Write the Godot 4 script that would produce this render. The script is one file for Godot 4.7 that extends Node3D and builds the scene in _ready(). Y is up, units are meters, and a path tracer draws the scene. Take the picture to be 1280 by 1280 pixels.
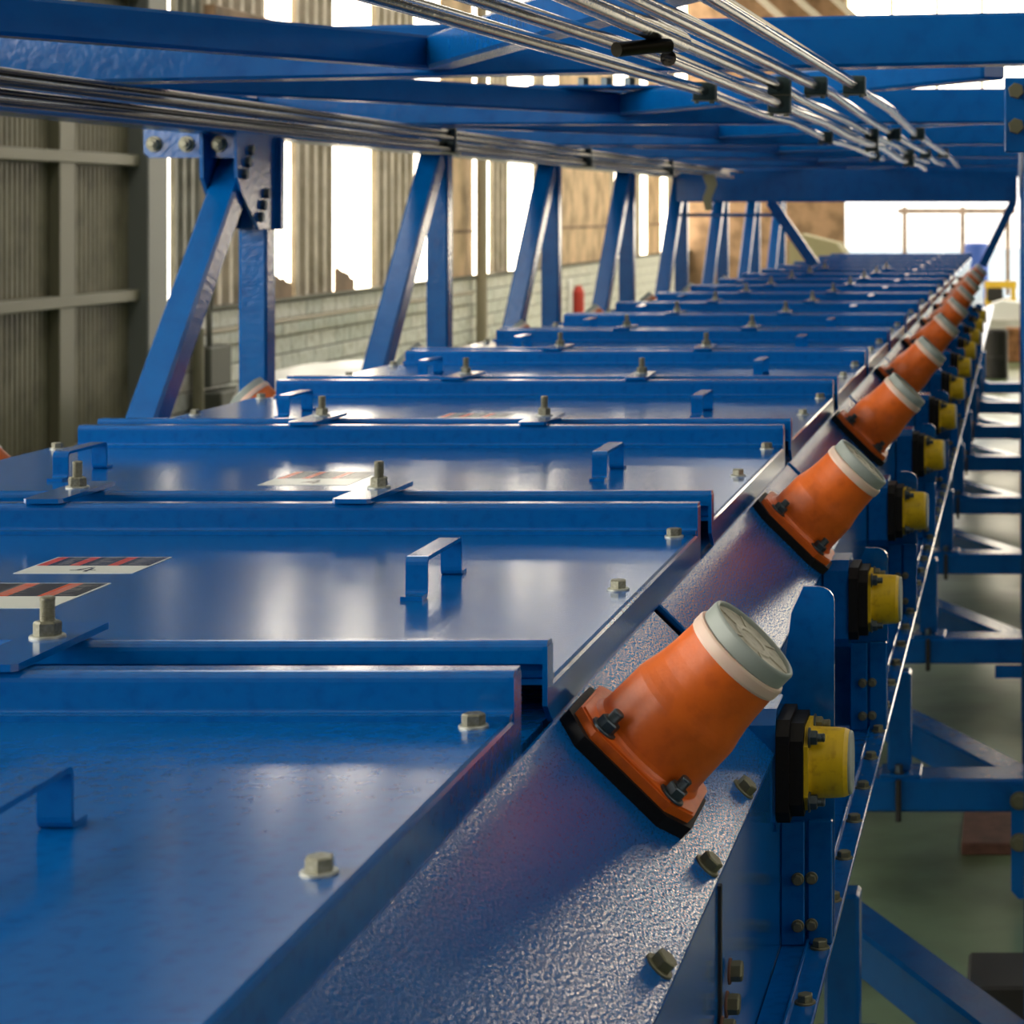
extends Node3D
# A long blue-painted conveyor inside an industrial hall. x to the right, y up, the conveyor runs along -z.
# Distances along the conveyor are given as d = -z from the camera; heights are given relative to the eye (EYE above the floor).

const EYE := 2.6
const PITCH := 1.4385          # one cover panel after the other
const COVERS := 18
const XR := -0.546             # edges of the covers
const XL := -2.25
const HALL_X0 := -8.5
const HALL_X1 := 9.0
const HALL_D0 := -7.0
const HALL_D1 := 60.0
const ROOF := 6.6

var M := {}
var cache := {}
var rng := RandomNumberGenerator.new()
const ORD := ["first", "second", "third", "fourth", "fifth", "sixth", "seventh", "eighth", "ninth", "tenth", "eleventh", "twelfth", "thirteenth", "fourteenth", "fifteenth", "sixteenth", "seventeenth", "eighteenth", "nineteenth", "twentieth"]


# ---------------------------------------------------------------- mesh building
class MB:
	var v := PackedVector3Array()
	var n := PackedVector3Array()
	var uv := PackedVector2Array()

	func tri(a: Vector3, b: Vector3, c: Vector3, na: Vector3, nb: Vector3, nc: Vector3) -> void:
		if (b - a).cross(c - a).dot(na + nb + nc) > 0.0:
			v.append_array([a, c, b])
			n.append_array([na, nc, nb])
		else:
			v.append_array([a, b, c])
			n.append_array([na, nb, nc])

	func quad(a: Vector3, b: Vector3, c: Vector3, d: Vector3, nn: Vector3) -> void:
		tri(a, b, c, nn, nn, nn)
		tri(a, c, d, nn, nn, nn)

	func box(lo: Vector3, hi: Vector3, r := 0.0, t := Transform3D.IDENTITY) -> void:
		var c := (lo + hi) / 2.0
		var h := (hi - lo) / 2.0
		r = minf(r, minf(h.x, minf(h.y, h.z)) * 0.49)
		for ax in 3:
			var u := (ax + 1) % 3
			var w := (ax + 2) % 3
			for s in [-1.0, 1.0]:
				var p := []
				for q in [[-1, -1], [1, -1], [1, 1], [-1, 1]]:
					var o := Vector3.ZERO
					o[ax] = s * h[ax]
					o[u] = q[0] * (h[u] - r)
					o[w] = q[1] * (h[w] - r)
					p.append(t * (c + o))
				var nn := Vector3.ZERO
				nn[ax] = s
				quad(p[0], p[1], p[2], p[3], (t.basis * nn).normalized())
			if r > 0.0:
				for su in [-1.0, 1.0]:
					for sw in [-1.0, 1.0]:
						var e := []
						for q in [[-1, 0], [1, 0], [1, 1], [-1, 1]]:
							var o := Vector3.ZERO
							o[ax] = q[0] * (h[ax] - r)
							o[u] = su * (h[u] - (0.0 if q[1] else r))
							o[w] = sw * (h[w] - (r if q[1] else 0.0))
							e.append(t * (c + o))
						var nn := Vector3.ZERO
						nn[u] = su
						nn[w] = sw
						quad(e[0], e[1], e[2], e[3], (t.basis * nn).normalized())
		if r > 0.0:
			for sx in [-1.0, 1.0]:
				for sy in [-1.0, 1.0]:
					for sz in [-1.0, 1.0]:
						var sg := Vector3(sx, sy, sz)
						var a := sg * (h - Vector3(0, r, r))
						var b := sg * (h - Vector3(r, 0, r))
						var d := sg * (h - Vector3(r, r, 0))
						var nn := (t.basis * sg).normalized()
						tri(t * (c + a), t * (c + b), t * (c + d), nn, nn, nn)

	# a polygon in the local xy plane, pulled from z0 to z1
	func prism(poly: PackedVector2Array, z0: float, z1: float, t := Transform3D.IDENTITY) -> void:
		var idx := Geometry2D.triangulate_polygon(poly)
		for z in [z0, z1]:
			var nn := (t.basis * Vector3(0, 0, 1.0 if (z == z1) == (z1 > z0) else -1.0)).normalized()
			for k in range(0, idx.size(), 3):
				var p := []
				for j in 3:
					p.append(t * Vector3(poly[idx[k + j]].x, poly[idx[k + j]].y, z))
				tri(p[0], p[1], p[2], nn, nn, nn)
		var area := 0.0
		for k in poly.size():
			area += poly[k].cross(poly[(k + 1) % poly.size()])
		for k in poly.size():
			var a := poly[k]
			var b := poly[(k + 1) % poly.size()]
			var e := (b - a).normalized()
			var nn2 := Vector2(e.y, -e.x) * signf(area)
			quad(t * Vector3(a.x, a.y, z0), t * Vector3(b.x, b.y, z0), t * Vector3(b.x, b.y, z1), t * Vector3(a.x, a.y, z1), (t.basis * Vector3(nn2.x, nn2.y, 0)).normalized())

	# profile points (radius, height) turned round the local y axis
	func lathe(prof: Array, segs := 32, t := Transform3D.IDENTITY, faceted := false, phase := 0.0) -> void:
		for k in prof.size() - 1:
			var p: Vector2 = prof[k]
			var q: Vector2 = prof[k + 1]
			var e := q - p
			if e.length() < 1e-7:
				continue
			var pn := Vector2(e.y, -e.x).normalized()
			for i in segs:
				var a0 := TAU * i / segs + phase
				var a1 := TAU * (i + 1) / segs + phase
				var am := (a0 + a1) / 2.0
				var d0 := Vector3(cos(a0), 0, sin(a0))
				var d1 := Vector3(cos(a1), 0, sin(a1))
				var dm := Vector3(cos(am), 0, sin(am))
				var n0: Vector3 = (t.basis * ((dm if faceted else d0) * pn.x + Vector3.UP * pn.y)).normalized()
				var n1: Vector3 = (t.basis * ((dm if faceted else d1) * pn.x + Vector3.UP * pn.y)).normalized()
				var a := t * (d0 * p.x + Vector3.UP * p.y)
				var b := t * (d1 * p.x + Vector3.UP * p.y)
				var c := t * (d1 * q.x + Vector3.UP * q.y)
				var d := t * (d0 * q.x + Vector3.UP * q.y)
				if p.x > 1e-6:
					tri(a, b, c, n0, n1, n1)
				if q.x > 1e-6:
					tri(a, c, d, n0, n1, n0)

	func tube(path: PackedVector3Array, r: float, segs := 14, cap := true) -> void:
		var rings := []
		for k in path.size():
			var tan: Vector3 = (path[mini(k + 1, path.size() - 1)] - path[maxi(k - 1, 0)]).normalized()
			var side := tan.cross(Vector3.UP if absf(tan.y) < 0.9 else Vector3.RIGHT).normalized()
			var up := side.cross(tan)
			var ring := []
			for i in segs + 1:
				var a := TAU * i / segs
				ring.append(side * cos(a) + up * sin(a))
			rings.append(ring)
		for k in path.size() - 1:
			for i in segs:
				var a: Vector3 = rings[k][i]
				var b: Vector3 = rings[k][i + 1]
				var c: Vector3 = rings[k + 1][i + 1]
				var d: Vector3 = rings[k + 1][i]
				tri(path[k] + a * r, path[k] + b * r, path[k + 1] + c * r, a, b, c)
				tri(path[k] + a * r, path[k + 1] + c * r, path[k + 1] + d * r, a, c, d)
		if cap:
			for k in [0, path.size() - 1]:
				var nn: Vector3 = (path[0] - path[1]).normalized() if k == 0 else (path[k] - path[k - 1]).normalized()
				for i in segs:
					tri(path[k], path[k] + rings[k][i] * r, path[k] + rings[k][i + 1] * r, nn, nn, nn)

	func mesh() -> ArrayMesh:
		var a := []
		a.resize(Mesh.ARRAY_MAX)
		a[Mesh.ARRAY_VERTEX] = v
		a[Mesh.ARRAY_NORMAL] = n
		if uv.size() == v.size() and uv.size() > 0:
			a[Mesh.ARRAY_TEX_UV] = uv
		var m := ArrayMesh.new()
		m.add_surface_from_arrays(Mesh.PRIMITIVE_TRIANGLES, a)
		return m


func rounded(pts: Array, r: float, steps := 3) -> PackedVector2Array:
	# an open line of points with its inner corners rounded
	var out := PackedVector2Array([pts[0]])
	for k in range(1, pts.size() - 1):
		var p: Vector2 = pts[k]
		var a: Vector2 = (pts[k - 1] - p).normalized()
		var b: Vector2 = (pts[k + 1] - p).normalized()
		for s in steps + 1:
			var f := float(s) / steps
			var q0 := p + a * r
			var q1 := p + b * r
			out.append(q0.lerp(p, f).lerp(p.lerp(q1, f), f))
	out.append(pts[-1])
	return out


func strip(line: PackedVector2Array, t: float) -> PackedVector2Array:
	# a bent sheet of thickness t about a centre line
	var one := PackedVector2Array()
	var two := PackedVector2Array()
	for k in line.size():
		var e: Vector2 = (line[mini(k + 1, line.size() - 1)] - line[maxi(k - 1, 0)]).normalized()
		var nn := Vector2(-e.y, e.x) * t / 2.0
		one.append(line[k] + nn)
		two.append(line[k] - nn)
	two.reverse()
	one.append_array(two)
	return one


func octagon(w: float, h: float, c: float) -> PackedVector2Array:
	var a := w / 2.0
	var b := h / 2.0
	return PackedVector2Array([Vector2(-a + c, -b), Vector2(a - c, -b), Vector2(a, -b + c), Vector2(a, b - c), Vector2(a - c, b), Vector2(-a + c, b), Vector2(-a, b - c), Vector2(-a, -b + c)])


func at(x: float, y: float, d: float) -> Vector3:
	return Vector3(x, y + EYE, -d)


# ---------------------------------------------------------------- nodes
func part(called: String, m: Mesh, mat: Material, parent: Node, t := Transform3D.IDENTITY) -> MeshInstance3D:
	var o := MeshInstance3D.new()
	o.name = called
	o.mesh = m
	o.material_override = mat
	o.transform = t
	parent.add_child(o, true)
	return o


func tag(o: Node, label: String, category: String, group := "") -> void:
	o.set_meta("label", label)
	o.set_meta("category", category)
	if group != "":
		o.set_meta("group", group)


func thing(called: String, label: String, category: String, where: Vector3, group := "") -> Node3D:
	var o := Node3D.new()
	o.name = called
	o.position = where
	add_child(o, true)
	tag(o, label, category, group)
	return o


func whole(called: String, label: String, category: String, m: Mesh, mat: Material, where := Vector3.ZERO, group := "") -> MeshInstance3D:
	var o := part(called, m, mat, self, Transform3D(Basis.IDENTITY, where))
	tag(o, label, category, group)
	return o


func structure(called: String, m: Mesh, mat: Material, label := "", where := Vector3.ZERO) -> MeshInstance3D:
	var o := part(called, m, mat, self, Transform3D(Basis.IDENTITY, where))
	o.set_meta("kind", "structure")
	if label != "":
		o.set_meta("label", label)
	return o


func boxmesh(lo: Vector3, hi: Vector3, r := 0.0) -> ArrayMesh:
	var b := MB.new()
	b.box(lo, hi, r)
	return b.mesh()


# ---------------------------------------------------------------- materials
func noise_tex(freq: float, seed_: int, ramp: Array, size := 512, normal := false, strength := 4.0, octaves := 4, type := FastNoiseLite.TYPE_SIMPLEX_SMOOTH) -> NoiseTexture2D:
	var f := FastNoiseLite.new()
	f.seed = seed_
	f.frequency = freq
	f.noise_type = type
	f.fractal_octaves = octaves
	var t := NoiseTexture2D.new()
	t.width = size
	t.height = size
	t.seamless = true
	t.noise = f
	if normal:
		t.as_normal_map = true
		t.bump_strength = strength
	elif ramp.size() > 0:
		var g := Gradient.new()
		var offs := PackedFloat32Array()
		var cols := PackedColorArray()
		for k in ramp.size():
			offs.append(ramp[k][0])
			cols.append(ramp[k][1])
		g.offsets = offs
		g.colors = cols
		t.color_ramp = g
	return t


func mat(called: String, c: Color, rough: float, metal := 0.0, spec := 0.5) -> StandardMaterial3D:
	var m := StandardMaterial3D.new()
	m.resource_name = called
	m.albedo_color = c
	m.roughness = rough
	m.metallic = metal
	m.metallic_specular = spec
	M[called] = m
	return m


func world_map(m: StandardMaterial3D, scale: float) -> void:
	m.uv1_triplanar = true
	m.uv1_world_triplanar = true
	m.uv1_scale = Vector3.ONE * scale


func materials() -> void:
	var blotch := noise_tex(0.012, 3, [[0.0, Color(0.82, 0.84, 0.88)], [0.45, Color(0.95, 0.96, 0.97)], [1.0, Color(1, 1, 1)]], 512)
	var peel := noise_tex(0.045, 7, [], 512, true, 2.2, 2)
	var m := mat("blue_paint", Color8(0, 90, 164), 0.15)
	m.albedo_texture = blotch
	m.normal_enabled = true
	m.normal_texture = peel
	m.normal_scale = 0.06
	world_map(m, 5.0)
	m = mat("blue_paint_coarse", Color8(0, 90, 164), 0.17)
	m.albedo_texture = blotch
	m.normal_enabled = true
	m.normal_texture = noise_tex(0.06, 17, [], 512, true, 3.5, 2)
	m.normal_scale = 0.5
	world_map(m, 6.5)
	m = mat("blue_steel", Color8(0, 88, 160), 0.21)
	m.albedo_texture = blotch
	m.normal_enabled = true
	m.normal_texture = peel
	m.normal_scale = 0.15
	world_map(m, 1.3)
	m = mat("zinc", Color8(158, 158, 146), 0.45, 0.7)
	m.albedo_texture = noise_tex(0.05, 21, [[0.0, Color(0.72, 0.7, 0.62)], [1.0, Color(1, 1, 1)]], 256)
	world_map(m, 12.0)
	m = mat("washer_zinc", Color8(172, 174, 166), 0.45, 0.6)
	m = mat("black_bolt", Color8(70, 80, 86), 0.4, 0.7)
	m = mat("dull_bolt", Color8(112, 110, 88), 0.5, 0.6)
	m = mat("orange_cast", Color8(220, 102, 18), 0.42)
	m.albedo_texture = noise_tex(0.02, 5, [[0.0, Color(0.86, 0.82, 0.78)], [0.5, Color(0.97, 0.95, 0.93)], [1.0, Color(1, 1, 1)]], 256)
	m.normal_enabled = true
	m.normal_texture = peel
	m.normal_scale = 0.25
	world_map(m, 5.0)
	m = mat("yellow_cast", Color8(216, 180, 8), 0.4)
	m.albedo_texture = noise_tex(0.03, 6, [[0.0, Color(0.8, 0.76, 0.66)], [0.4, Color(0.97, 0.96, 0.92)], [1.0, Color(1, 1, 1)]], 256)
	world_map(m, 6.0)
	m = mat("rubber", Color8(22, 20, 20), 0.6, 0.0, 0.35)
	m.albedo_texture = noise_tex(0.06, 8, [[0.0, Color(0.7, 0.66, 0.62)], [1.0, Color(1, 1, 1)]], 256)
	world_map(m, 8.0)
	m = mat("cap_grey", Color8(148, 156, 150), 0.4)
	m = mat("cap_face", Color8(196, 192, 176), 0.5)
	m.albedo_texture = noise_tex(0.035, 9, [[0.0, Color(0.62, 0.6, 0.55)], [0.4, Color(0.9, 0.89, 0.86)], [1.0, Color(1, 1, 1)]], 256, false, 4.0, 5)
	world_map(m, 9.0)
	m = mat("cap_ring", Color8(216, 188, 170), 0.4)
	m.subsurf_scatter_enabled = true
	m.subsurf_scatter_strength = 0.25
	m = mat("bright_pipe", Color8(150, 145, 138), 0.13, 1.0)
	m.normal_enabled = true
	m.normal_texture = peel
	m.normal_scale = 0.25
	world_map(m, 3.0)
	m = mat("dull_pipe", Color8(58, 50, 45), 0.26, 0.85)
	m.albedo_texture = noise_tex(0.02, 12, [[0.0, Color(0.6, 0.52, 0.45)], [0.6, Color(1, 1, 1)], [1.0, Color(1, 1, 1)]], 256)
	world_map(m, 2.0)
	m = mat("dark_pipe", Color8(60, 56, 46), 0.3, 0.9)
	m = mat("clamp_plastic", Color8(38, 58, 60), 0.5)
	m = mat("print_white", Color8(226, 228, 220), 0.35)
	# the hall
	var stain := noise_tex(0.008, 31, [[0.0, Color(0.7, 0.69, 0.65)], [0.45, Color(0.9, 0.9, 0.88)], [0.75, Color(1, 1, 1)], [1.0, Color(1, 1, 1)]], 512, false, 4.0, 5)
	m = mat("floor_paint", Color8(112, 132, 100), 0.28)
	m.albedo_texture = stain
	m.normal_enabled = true
	m.normal_texture = noise_tex(0.01, 33, [], 512, true, 2.0, 3)
	m.normal_scale = 0.2
	world_map(m, 0.35)
	for k in 3:
		m = mat("block_%d" % k, [Color8(232, 232, 224), Color8(224, 226, 218), Color8(238, 236, 228)][k], 0.7)
		m.albedo_texture = noise_tex(0.02, 40 + k, [[0.0, Color(0.8, 0.79, 0.74)], [0.5, Color(0.96, 0.96, 0.95)], [1.0, Color(1, 1, 1)]], 256)
		world_map(m, 1.1)
	mat("mortar", Color8(112, 110, 98), 0.9)
	m = mat("beige_sheet", Color8(206, 190, 166), 0.5)
	m.albedo_texture = stain
	world_map(m, 0.5)
	m = mat("grey_sheet", Color8(146, 142, 126), 0.5)
	m.albedo_texture = stain
	world_map(m, 0.6)
	m = mat("dark_sheet", Color8(70, 66, 60), 0.7)
	m = mat("olive_sheet", Color8(118, 112, 86), 0.55)
	m.albedo_texture = stain
	world_map(m, 0.5)
	m = mat("olive_frame", Color8(112, 108, 84), 0.5)
	m = mat("grey_column", Color8(116, 118, 110), 0.5)
	m = mat("tan_board", Color8(220, 186, 146), 0.7)
	m.albedo_texture = stain
	world_map(m, 0.3)
	m = mat("brown_sheet", Color8(150, 120, 92), 0.7)
	m.albedo_texture = stain
	world_map(m, 0.4)
	m = mat("roof_sheet", Color8(170, 164, 152), 0.6)
	m = mat("concrete", Color8(206, 204, 196), 0.8)
	m.albedo_texture = stain
	world_map(m, 0.2)
	m = mat("wall_pipe", Color8(158, 146, 122), 0.5)
	m = mat("meter_grey", Color8(74, 76, 66), 0.6)
	m = mat("rust", Color8(98, 62, 48), 0.7)
	m.albedo_texture = stain
	world_map(m, 2.0)
	m = mat("dark_steel", Color8(46, 44, 42), 0.55, 0.3)
	m = mat("tarp", Color8(150, 144, 112), 0.8)
	m = mat("white_plastic", Color8(236, 236, 232), 0.4)
	m = mat("crate_wood", Color8(158, 108, 66), 0.7)
	m.albedo_texture = stain
	world_map(m, 1.5)
	m = mat("machine_yellow", Color8(238, 196, 60), 0.4)
	m = mat("container_blue", Color8(60, 96, 190), 0.5)
	m = mat("red_paint", Color8(196, 60, 48), 0.5)
	m = mat("faded_red", Color8(222, 150, 136), 0.6)
	m = mat("day_sheet", Color8(240, 236, 224), 0.5)
	m.emission_enabled = true
	m.emission = Color(1.0, 0.95, 0.86)
	m.emission_energy_multiplier = WINDOW_GLOW
	m = mat("added_glow_sheet", Color8(240, 240, 236), 0.5)  # glowing sheet of the fill sources added out of view
	m.emission_enabled = true
	m.emission = Color(1.0, 0.98, 0.95)
	m.emission_energy_multiplier = ADDED_GLOW


const WINDOW_GLOW := 7.0
const ADDED_GLOW := 1.5


func area_light(called: String, where: Vector3, towards: Vector3, size: Vector2, energy: float, c: Color) -> void:
	var l := AreaLight3D.new()
	l.name = called
	add_child(l, true)
	var up := Vector3.UP if absf(towards.y) < 0.9 else Vector3.FORWARD
	l.look_at_from_position(where, where + towards, up)
	l.area_size = size
	l.area_normalize_energy = false
	l.light_energy = energy
	l.light_color = c
	l.area_range = 90.0
	l.shadow_enabled = true


func camera_and_light() -> void:
	var cam := Camera3D.new()
	cam.name = "camera"
	add_child(cam)
	cam.position = Vector3(0, EYE, 0)
	var lens := CameraAttributesPhysical.new()
	lens.frustum_near = 0.05
	lens.frustum_far = 400.0
	lens.frustum_focal_length = 85.0
	lens.frustum_focus_distance = 3.3
	lens.exposure_aperture = 12.0
	cam.attributes = lens
	cam.projection = Camera3D.PROJECTION_FRUSTUM
	var f := 2900.0
	cam.near = 0.05
	cam.far = 400.0
	cam.size = cam.near * 1280.0 / f
	cam.frustum_offset = Vector2((640.0 - 1273.0) / f, -(640.0 - 263.0) / f) * cam.near
	cam.current = true

	var sky_mat := ProceduralSkyMaterial.new()
	sky_mat.sky_top_color = Color(0.86, 0.93, 1.0)
	sky_mat.sky_horizon_color = Color(1.0, 0.99, 0.96)
	sky_mat.ground_bottom_color = Color(0.7, 0.68, 0.64)
	sky_mat.ground_horizon_color = Color(0.9, 0.88, 0.84)
	sky_mat.energy_multiplier = 3.2
	var sky := Sky.new()
	sky.sky_material = sky_mat
	var env := Environment.new()
	env.background_mode = Environment.BG_SKY
	env.sky = sky
	env.tonemap_mode = Environment.TONE_MAPPER_LINEAR
	env.tonemap_exposure = 0.92
	env.sdfgi_enabled = true
	env.ssao_enabled = true
	env.ssil_enabled = true
	var we := WorldEnvironment.new()
	we.name = "world_environment"
	we.environment = env
	add_child(we)

	# daylight of the translucent sheets, plus lights added out of view
	var warm := Color(1.0, 0.95, 0.88)
	var cool := Color(0.95, 0.98, 1.0)
	area_light("window_and_fill_light", Vector3(HALL_X0 + 0.25, EYE + 2.6, -34.0), Vector3(1, 0, 0), Vector2(20, 5.5), 0.10, warm)
	area_light("window_and_fill_light", Vector3(HALL_X0 + 0.25, EYE + 2.2, -0.5), Vector3(1, 0, 0), Vector2(12, 4.5), 1.25, cool)  # added key light at the unseen near left wall
	area_light("window_and_fill_light", Vector3(HALL_X1 - 0.25, EYE + 2.2, 1.5), Vector3(-1, 0, 0), Vector2(8, 4.5), 0.07, cool)  # added fill from the right, behind the eye
	area_light("added_roof_light", Vector3(3.6, EYE + ROOF - 0.3, -18.0), Vector3(0, -1, 0), Vector2(2.6, 44), 0.13, cool)  # added overhead fill for the cover tops and sloping plates
	area_light("added_roof_light", Vector3(-5.2, EYE + ROOF - 0.3, -31.0), Vector3(0, -1, 0), Vector2(1.6, 40), 0.8, cool)  # added overhead fill for the left wall and posts


# ---------------------------------------------------------------- the hall
func corrugated(d0: float, d1: float, y0: float, y1: float, pitch: float, depth: float, thick := 0.012) -> ArrayMesh:
	# sheet standing in the plane x = 0, its ribs upright; depth along +x
	var line := PackedVector2Array()
	var k := 0
	var d := d0
	var off := [0.0, 0.0, depth, depth]
	var step := [0.34, 0.16, 0.34, 0.16]
	while d < d1:
		line.append(Vector2(off[k % 4], d))
		d += pitch * step[k % 4]
		k += 1
	line.append(Vector2(off[k % 4], d1))
	var b := MB.new()
	for j in line.size() - 1:
		var p := line[j]
		var q := line[j + 1]
		var e := (q - p).normalized()
		var nn := Vector3(e.y, 0, e.x)
		b.quad(Vector3(p.x, y0, -p.y), Vector3(q.x, y0, -q.y), Vector3(q.x, y1, -q.y), Vector3(p.x, y1, -p.y), nn)
		b.quad(Vector3(p.x - thick, y0, -p.y), Vector3(q.x - thick, y0, -q.y), Vector3(q.x - thick, y1, -q.y), Vector3(p.x - thick, y1, -p.y), -nn)
	return b.mesh()


func hall() -> void:
	# floor, ground outside, roof
	structure("floor", boxmesh(Vector3(HALL_X0 - 0.3, -0.2, -HALL_D1), Vector3(HALL_X1 + 0.3, 0, -HALL_D0)), M.floor_paint, "green-grey painted hall floor with worn darker patches")
	structure("ground", boxmesh(Vector3(-60, -0.35, -160), Vector3(60, -0.02, -HALL_D1)), M.concrete, "pale concrete yard outside the far doorway")
	var ty := EYE + ROOF
	structure("ceiling", boxmesh(Vector3(HALL_X0 - 0.3, ty, -HALL_D1), Vector3(HALL_X1 + 0.3, ty + 0.2, -HALL_D0)), M.roof_sheet, "metal roof of the hall")
	for x in [3.6, -5.2]:  # roof strips made up out of view to fill the hall with light
		var w := structure("added_skylight", boxmesh(Vector3(x - 0.8, ty - 0.04, -51 if x < 0 else -40), Vector3(x + 0.8, ty - 0.005, -11 if x < 0 else 4)), M.added_glow_sheet, "long glowing roof strip, unseen, added as fill light")
		w.name = "window_" + str(50 if x < 0 else 51)

	# left wall: blockwork below, sheeting and translucent strips above
	var wall := Node3D.new()
	wall.name = "wall_left"
	wall.position = Vector3(HALL_X0, 0, 0)
	wall.set_meta("kind", "structure")
	wall.set_meta("label", "hall wall of white blockwork with ribbed sheeting above")
	add_child(wall)
	var sill := EYE - 1.05
	part("masonry_core", boxmesh(Vector3(-0.35, 0, -HALL_D1), Vector3(-0.02, sill, -22.6)), M.mortar, wall)
	part("masonry_core", boxmesh(Vector3(-0.35, 0, -22.6), Vector3(-0.02, sill, -HALL_D0)), M.mortar, wall)
	part("backing_wall", boxmesh(Vector3(-0.5, sill, -22.3), Vector3(-0.2, ty, -HALL_D0)), M.grey_sheet, wall)
	part("sill", boxmesh(Vector3(-0.3, sill - 0.005, -HALL_D1), Vector3(0.05, sill + 0.035, -22.6), 0.008), M.mortar, wall)
	part("header", boxmesh(Vector3(-0.4, EYE + 6.3, -HALL_D1), Vector3(-0.05, ty, -22.3)), M.grey_sheet, wall)
	part("backing_wall", boxmesh(Vector3(-0.5, sill, -HALL_D1), Vector3(-0.36, ty, -22.3)), M.grey_sheet, wall)
	# blocks
	var blk := []
	for s in 3:
		blk.append(boxmesh(Vector3(-0.05, 0.009, -0.590), Vector3(0.0, 0.191, -0.010), 0.008))
	var count := 0
	rng.seed = 11
	for row in 8:
		var y := sill - 0.2 * (row + 1) - 0.01
		var dmax := 46.0 if row < 3 else (40.0 if row < 5 else 31.0)
		var d := 22.9 + (0.3 if row % 2 else 0.0)
		while d < dmax and y > 0.0 and count < 235:
			var pick := rng.randi() % 3
			part("block", blk[0], M["block_%d" % pick], wall, Transform3D(Basis.IDENTITY, Vector3(rng.randf_range(-0.004, 0.004), y, -d)))
			count += 1
			d += 0.6
	var rest := MB.new()
	for row in 7:
		var y := sill - 0.2 * (row + 1) - 0.01
		var dmax := 46.0 if row < 3 else (40.0 if row < 5 else 31.0)
		var d := 22.9 + (0.3 if row % 2 else 0.0)
		while d < HALL_D1 - 0.7:
			if d >= dmax:
				rest.box(Vector3(-0.05, y + 0.006, -d - 0.594), Vector3(0.0, y + 0.194, -d - 0.006))
			d += 0.6
	var ro := part("distant_blocks", rest.mesh(), M.block_0, wall)
	ro.set_meta("kind", "stuff")
	# sheeting: [from, to, kind]
	var strips := [[22.6, 23.1, "grey_sheet"], [23.1, 23.45, "day"], [23.45, 24.3, "grey_sheet"], [24.3, 26.45, "beige_sheet"], [26.45, 27.35, "day"], [27.35, 29.0, "beige_sheet"], [29.0, 30.8, "day"], [30.8, 32.9, "beige_sheet"], [32.9, 34.4, "day"],
		[34.4, 36.4, "tan_board"], [36.4, 37.6, "day"], [37.6, 39.0, "beige_sheet"], [39.0, 41.0, "day"], [41.0, 42.0, "beige_sheet"], [42.0, 43.2, "day"], [43.2, 48.6, "tan_board"], [48.6, 49.2, "beige_sheet"], [49.2, 50.9, "day"], [50.9, 52.6, "beige_sheet"], [52.6, 53.6, "day"], [53.6, 55.5, "tan_board"], [55.5, 56.6, "day"], [56.6, 58.0, "beige_sheet"], [58.0, 60.0, "day"]]
	var nwin := 1
	for s in strips:
		if s[2] == "day":
			var w := structure("window_%d" % nwin, corrugated(s[0], s[1], sill + 0.03, EYE + 6.3, 0.25, 0.02), M.day_sheet, "translucent ribbed sheet bright with daylight, number %s along the wall" % ORD[nwin - 1], Vector3(HALL_X0 - 0.1, 0, 0))
			w.set_meta("category", "window")
			nwin += 1
		elif s[2] == "tan_board":
			part("tan_board", boxmesh(Vector3(-0.16, sill + 0.03, -s[1]), Vector3(-0.06, EYE + 6.3, -s[0]), 0.01), M.tan_board, wall)
			for yy in [EYE - 0.35, EYE + 1.5, EYE + 3.4]:
				part("joint_batten", boxmesh(Vector3(-0.07, yy, -s[1] + 0.02), Vector3(-0.045, yy + 0.05, -s[0] - 0.02)), M.brown_sheet, wall)
		else:
			part("ribbed_sheet", corrugated(s[0], s[1], sill + 0.03, EYE + 6.3, 0.36 if s[2] == "beige_sheet" else 0.24, 0.07), M[s[2]], wall, Transform3D(Basis.IDENTITY, Vector3(-0.14, 0, 0)))
	# heaps of dirt against the foot of two translucent strips
	for s in [[26.5, 27.3], [29.05, 29.85]]:
		var poly := PackedVector2Array([Vector2(s[0], 0.0)])
		var k := 0
		while k <= 10:
			var f := k / 10.0
			poly.append(Vector2(lerpf(s[0], s[1], f), 0.3 - 0.17 * f + rng.randf_range(-0.03, 0.03)))
			k += 1
		poly.append(Vector2(s[1], 0.0))
		var b := MB.new()
		b.prism(poly, 0.0, 0.03, Transform3D(Basis(Vector3(0, 0, -1), Vector3(0, 1, 0), Vector3(1, 0, 0)), Vector3(-0.07, sill + 0.035, 0)))
		part("dirt_heap", b.mesh(), M.brown_sheet, wall)
	# a length of roof gutter and a drain pipe on the wall
	var b := MB.new()
	b.tube(PackedVector3Array([Vector3(0.15, EYE + 5.0, -36.1), Vector3(0.15, EYE - 1.25, -36.1), Vector3(0.15, 0.0, -36.1)]), 0.085, 14)
	whole("drain_pipe", "tall beige drain pipe running down the block wall", "pipe", b.mesh(), M.wall_pipe, Vector3(HALL_X0, 0, 0))
	b = MB.new()
	b.tube(PackedVector3Array([Vector3(0.08, EYE - 1.27, -23.0), Vector3(0.08, EYE - 1.27, -35.8)]), 0.028, 10)
	whole("conduit_pipe", "thin horizontal conduit along the white block wall", "pipe", b.mesh(), M.wall_pipe, Vector3(HALL_X0, 0, 0))
	b = MB.new()
	b.box(Vector3(0.0, EYE + 2.0, -27.6), Vector3(0.12, EYE + 2.15, -24.2), 0.01)
	whole("timber_board", "brown timber board fixed across the ribbed wall sheets", "beam", b.mesh(), M.brown_sheet, Vector3(HALL_X0, 0, 0))

	part("faded_notice", boxmesh(Vector3(0.006, EYE - 1.95, -36.85), Vector3(0.02, EYE - 1.6, -36.45), 0.003), M.faded_red, wall)

	# the sliding door in the left wall
	var door := Node3D.new()
	door.name = "door_1"
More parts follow.
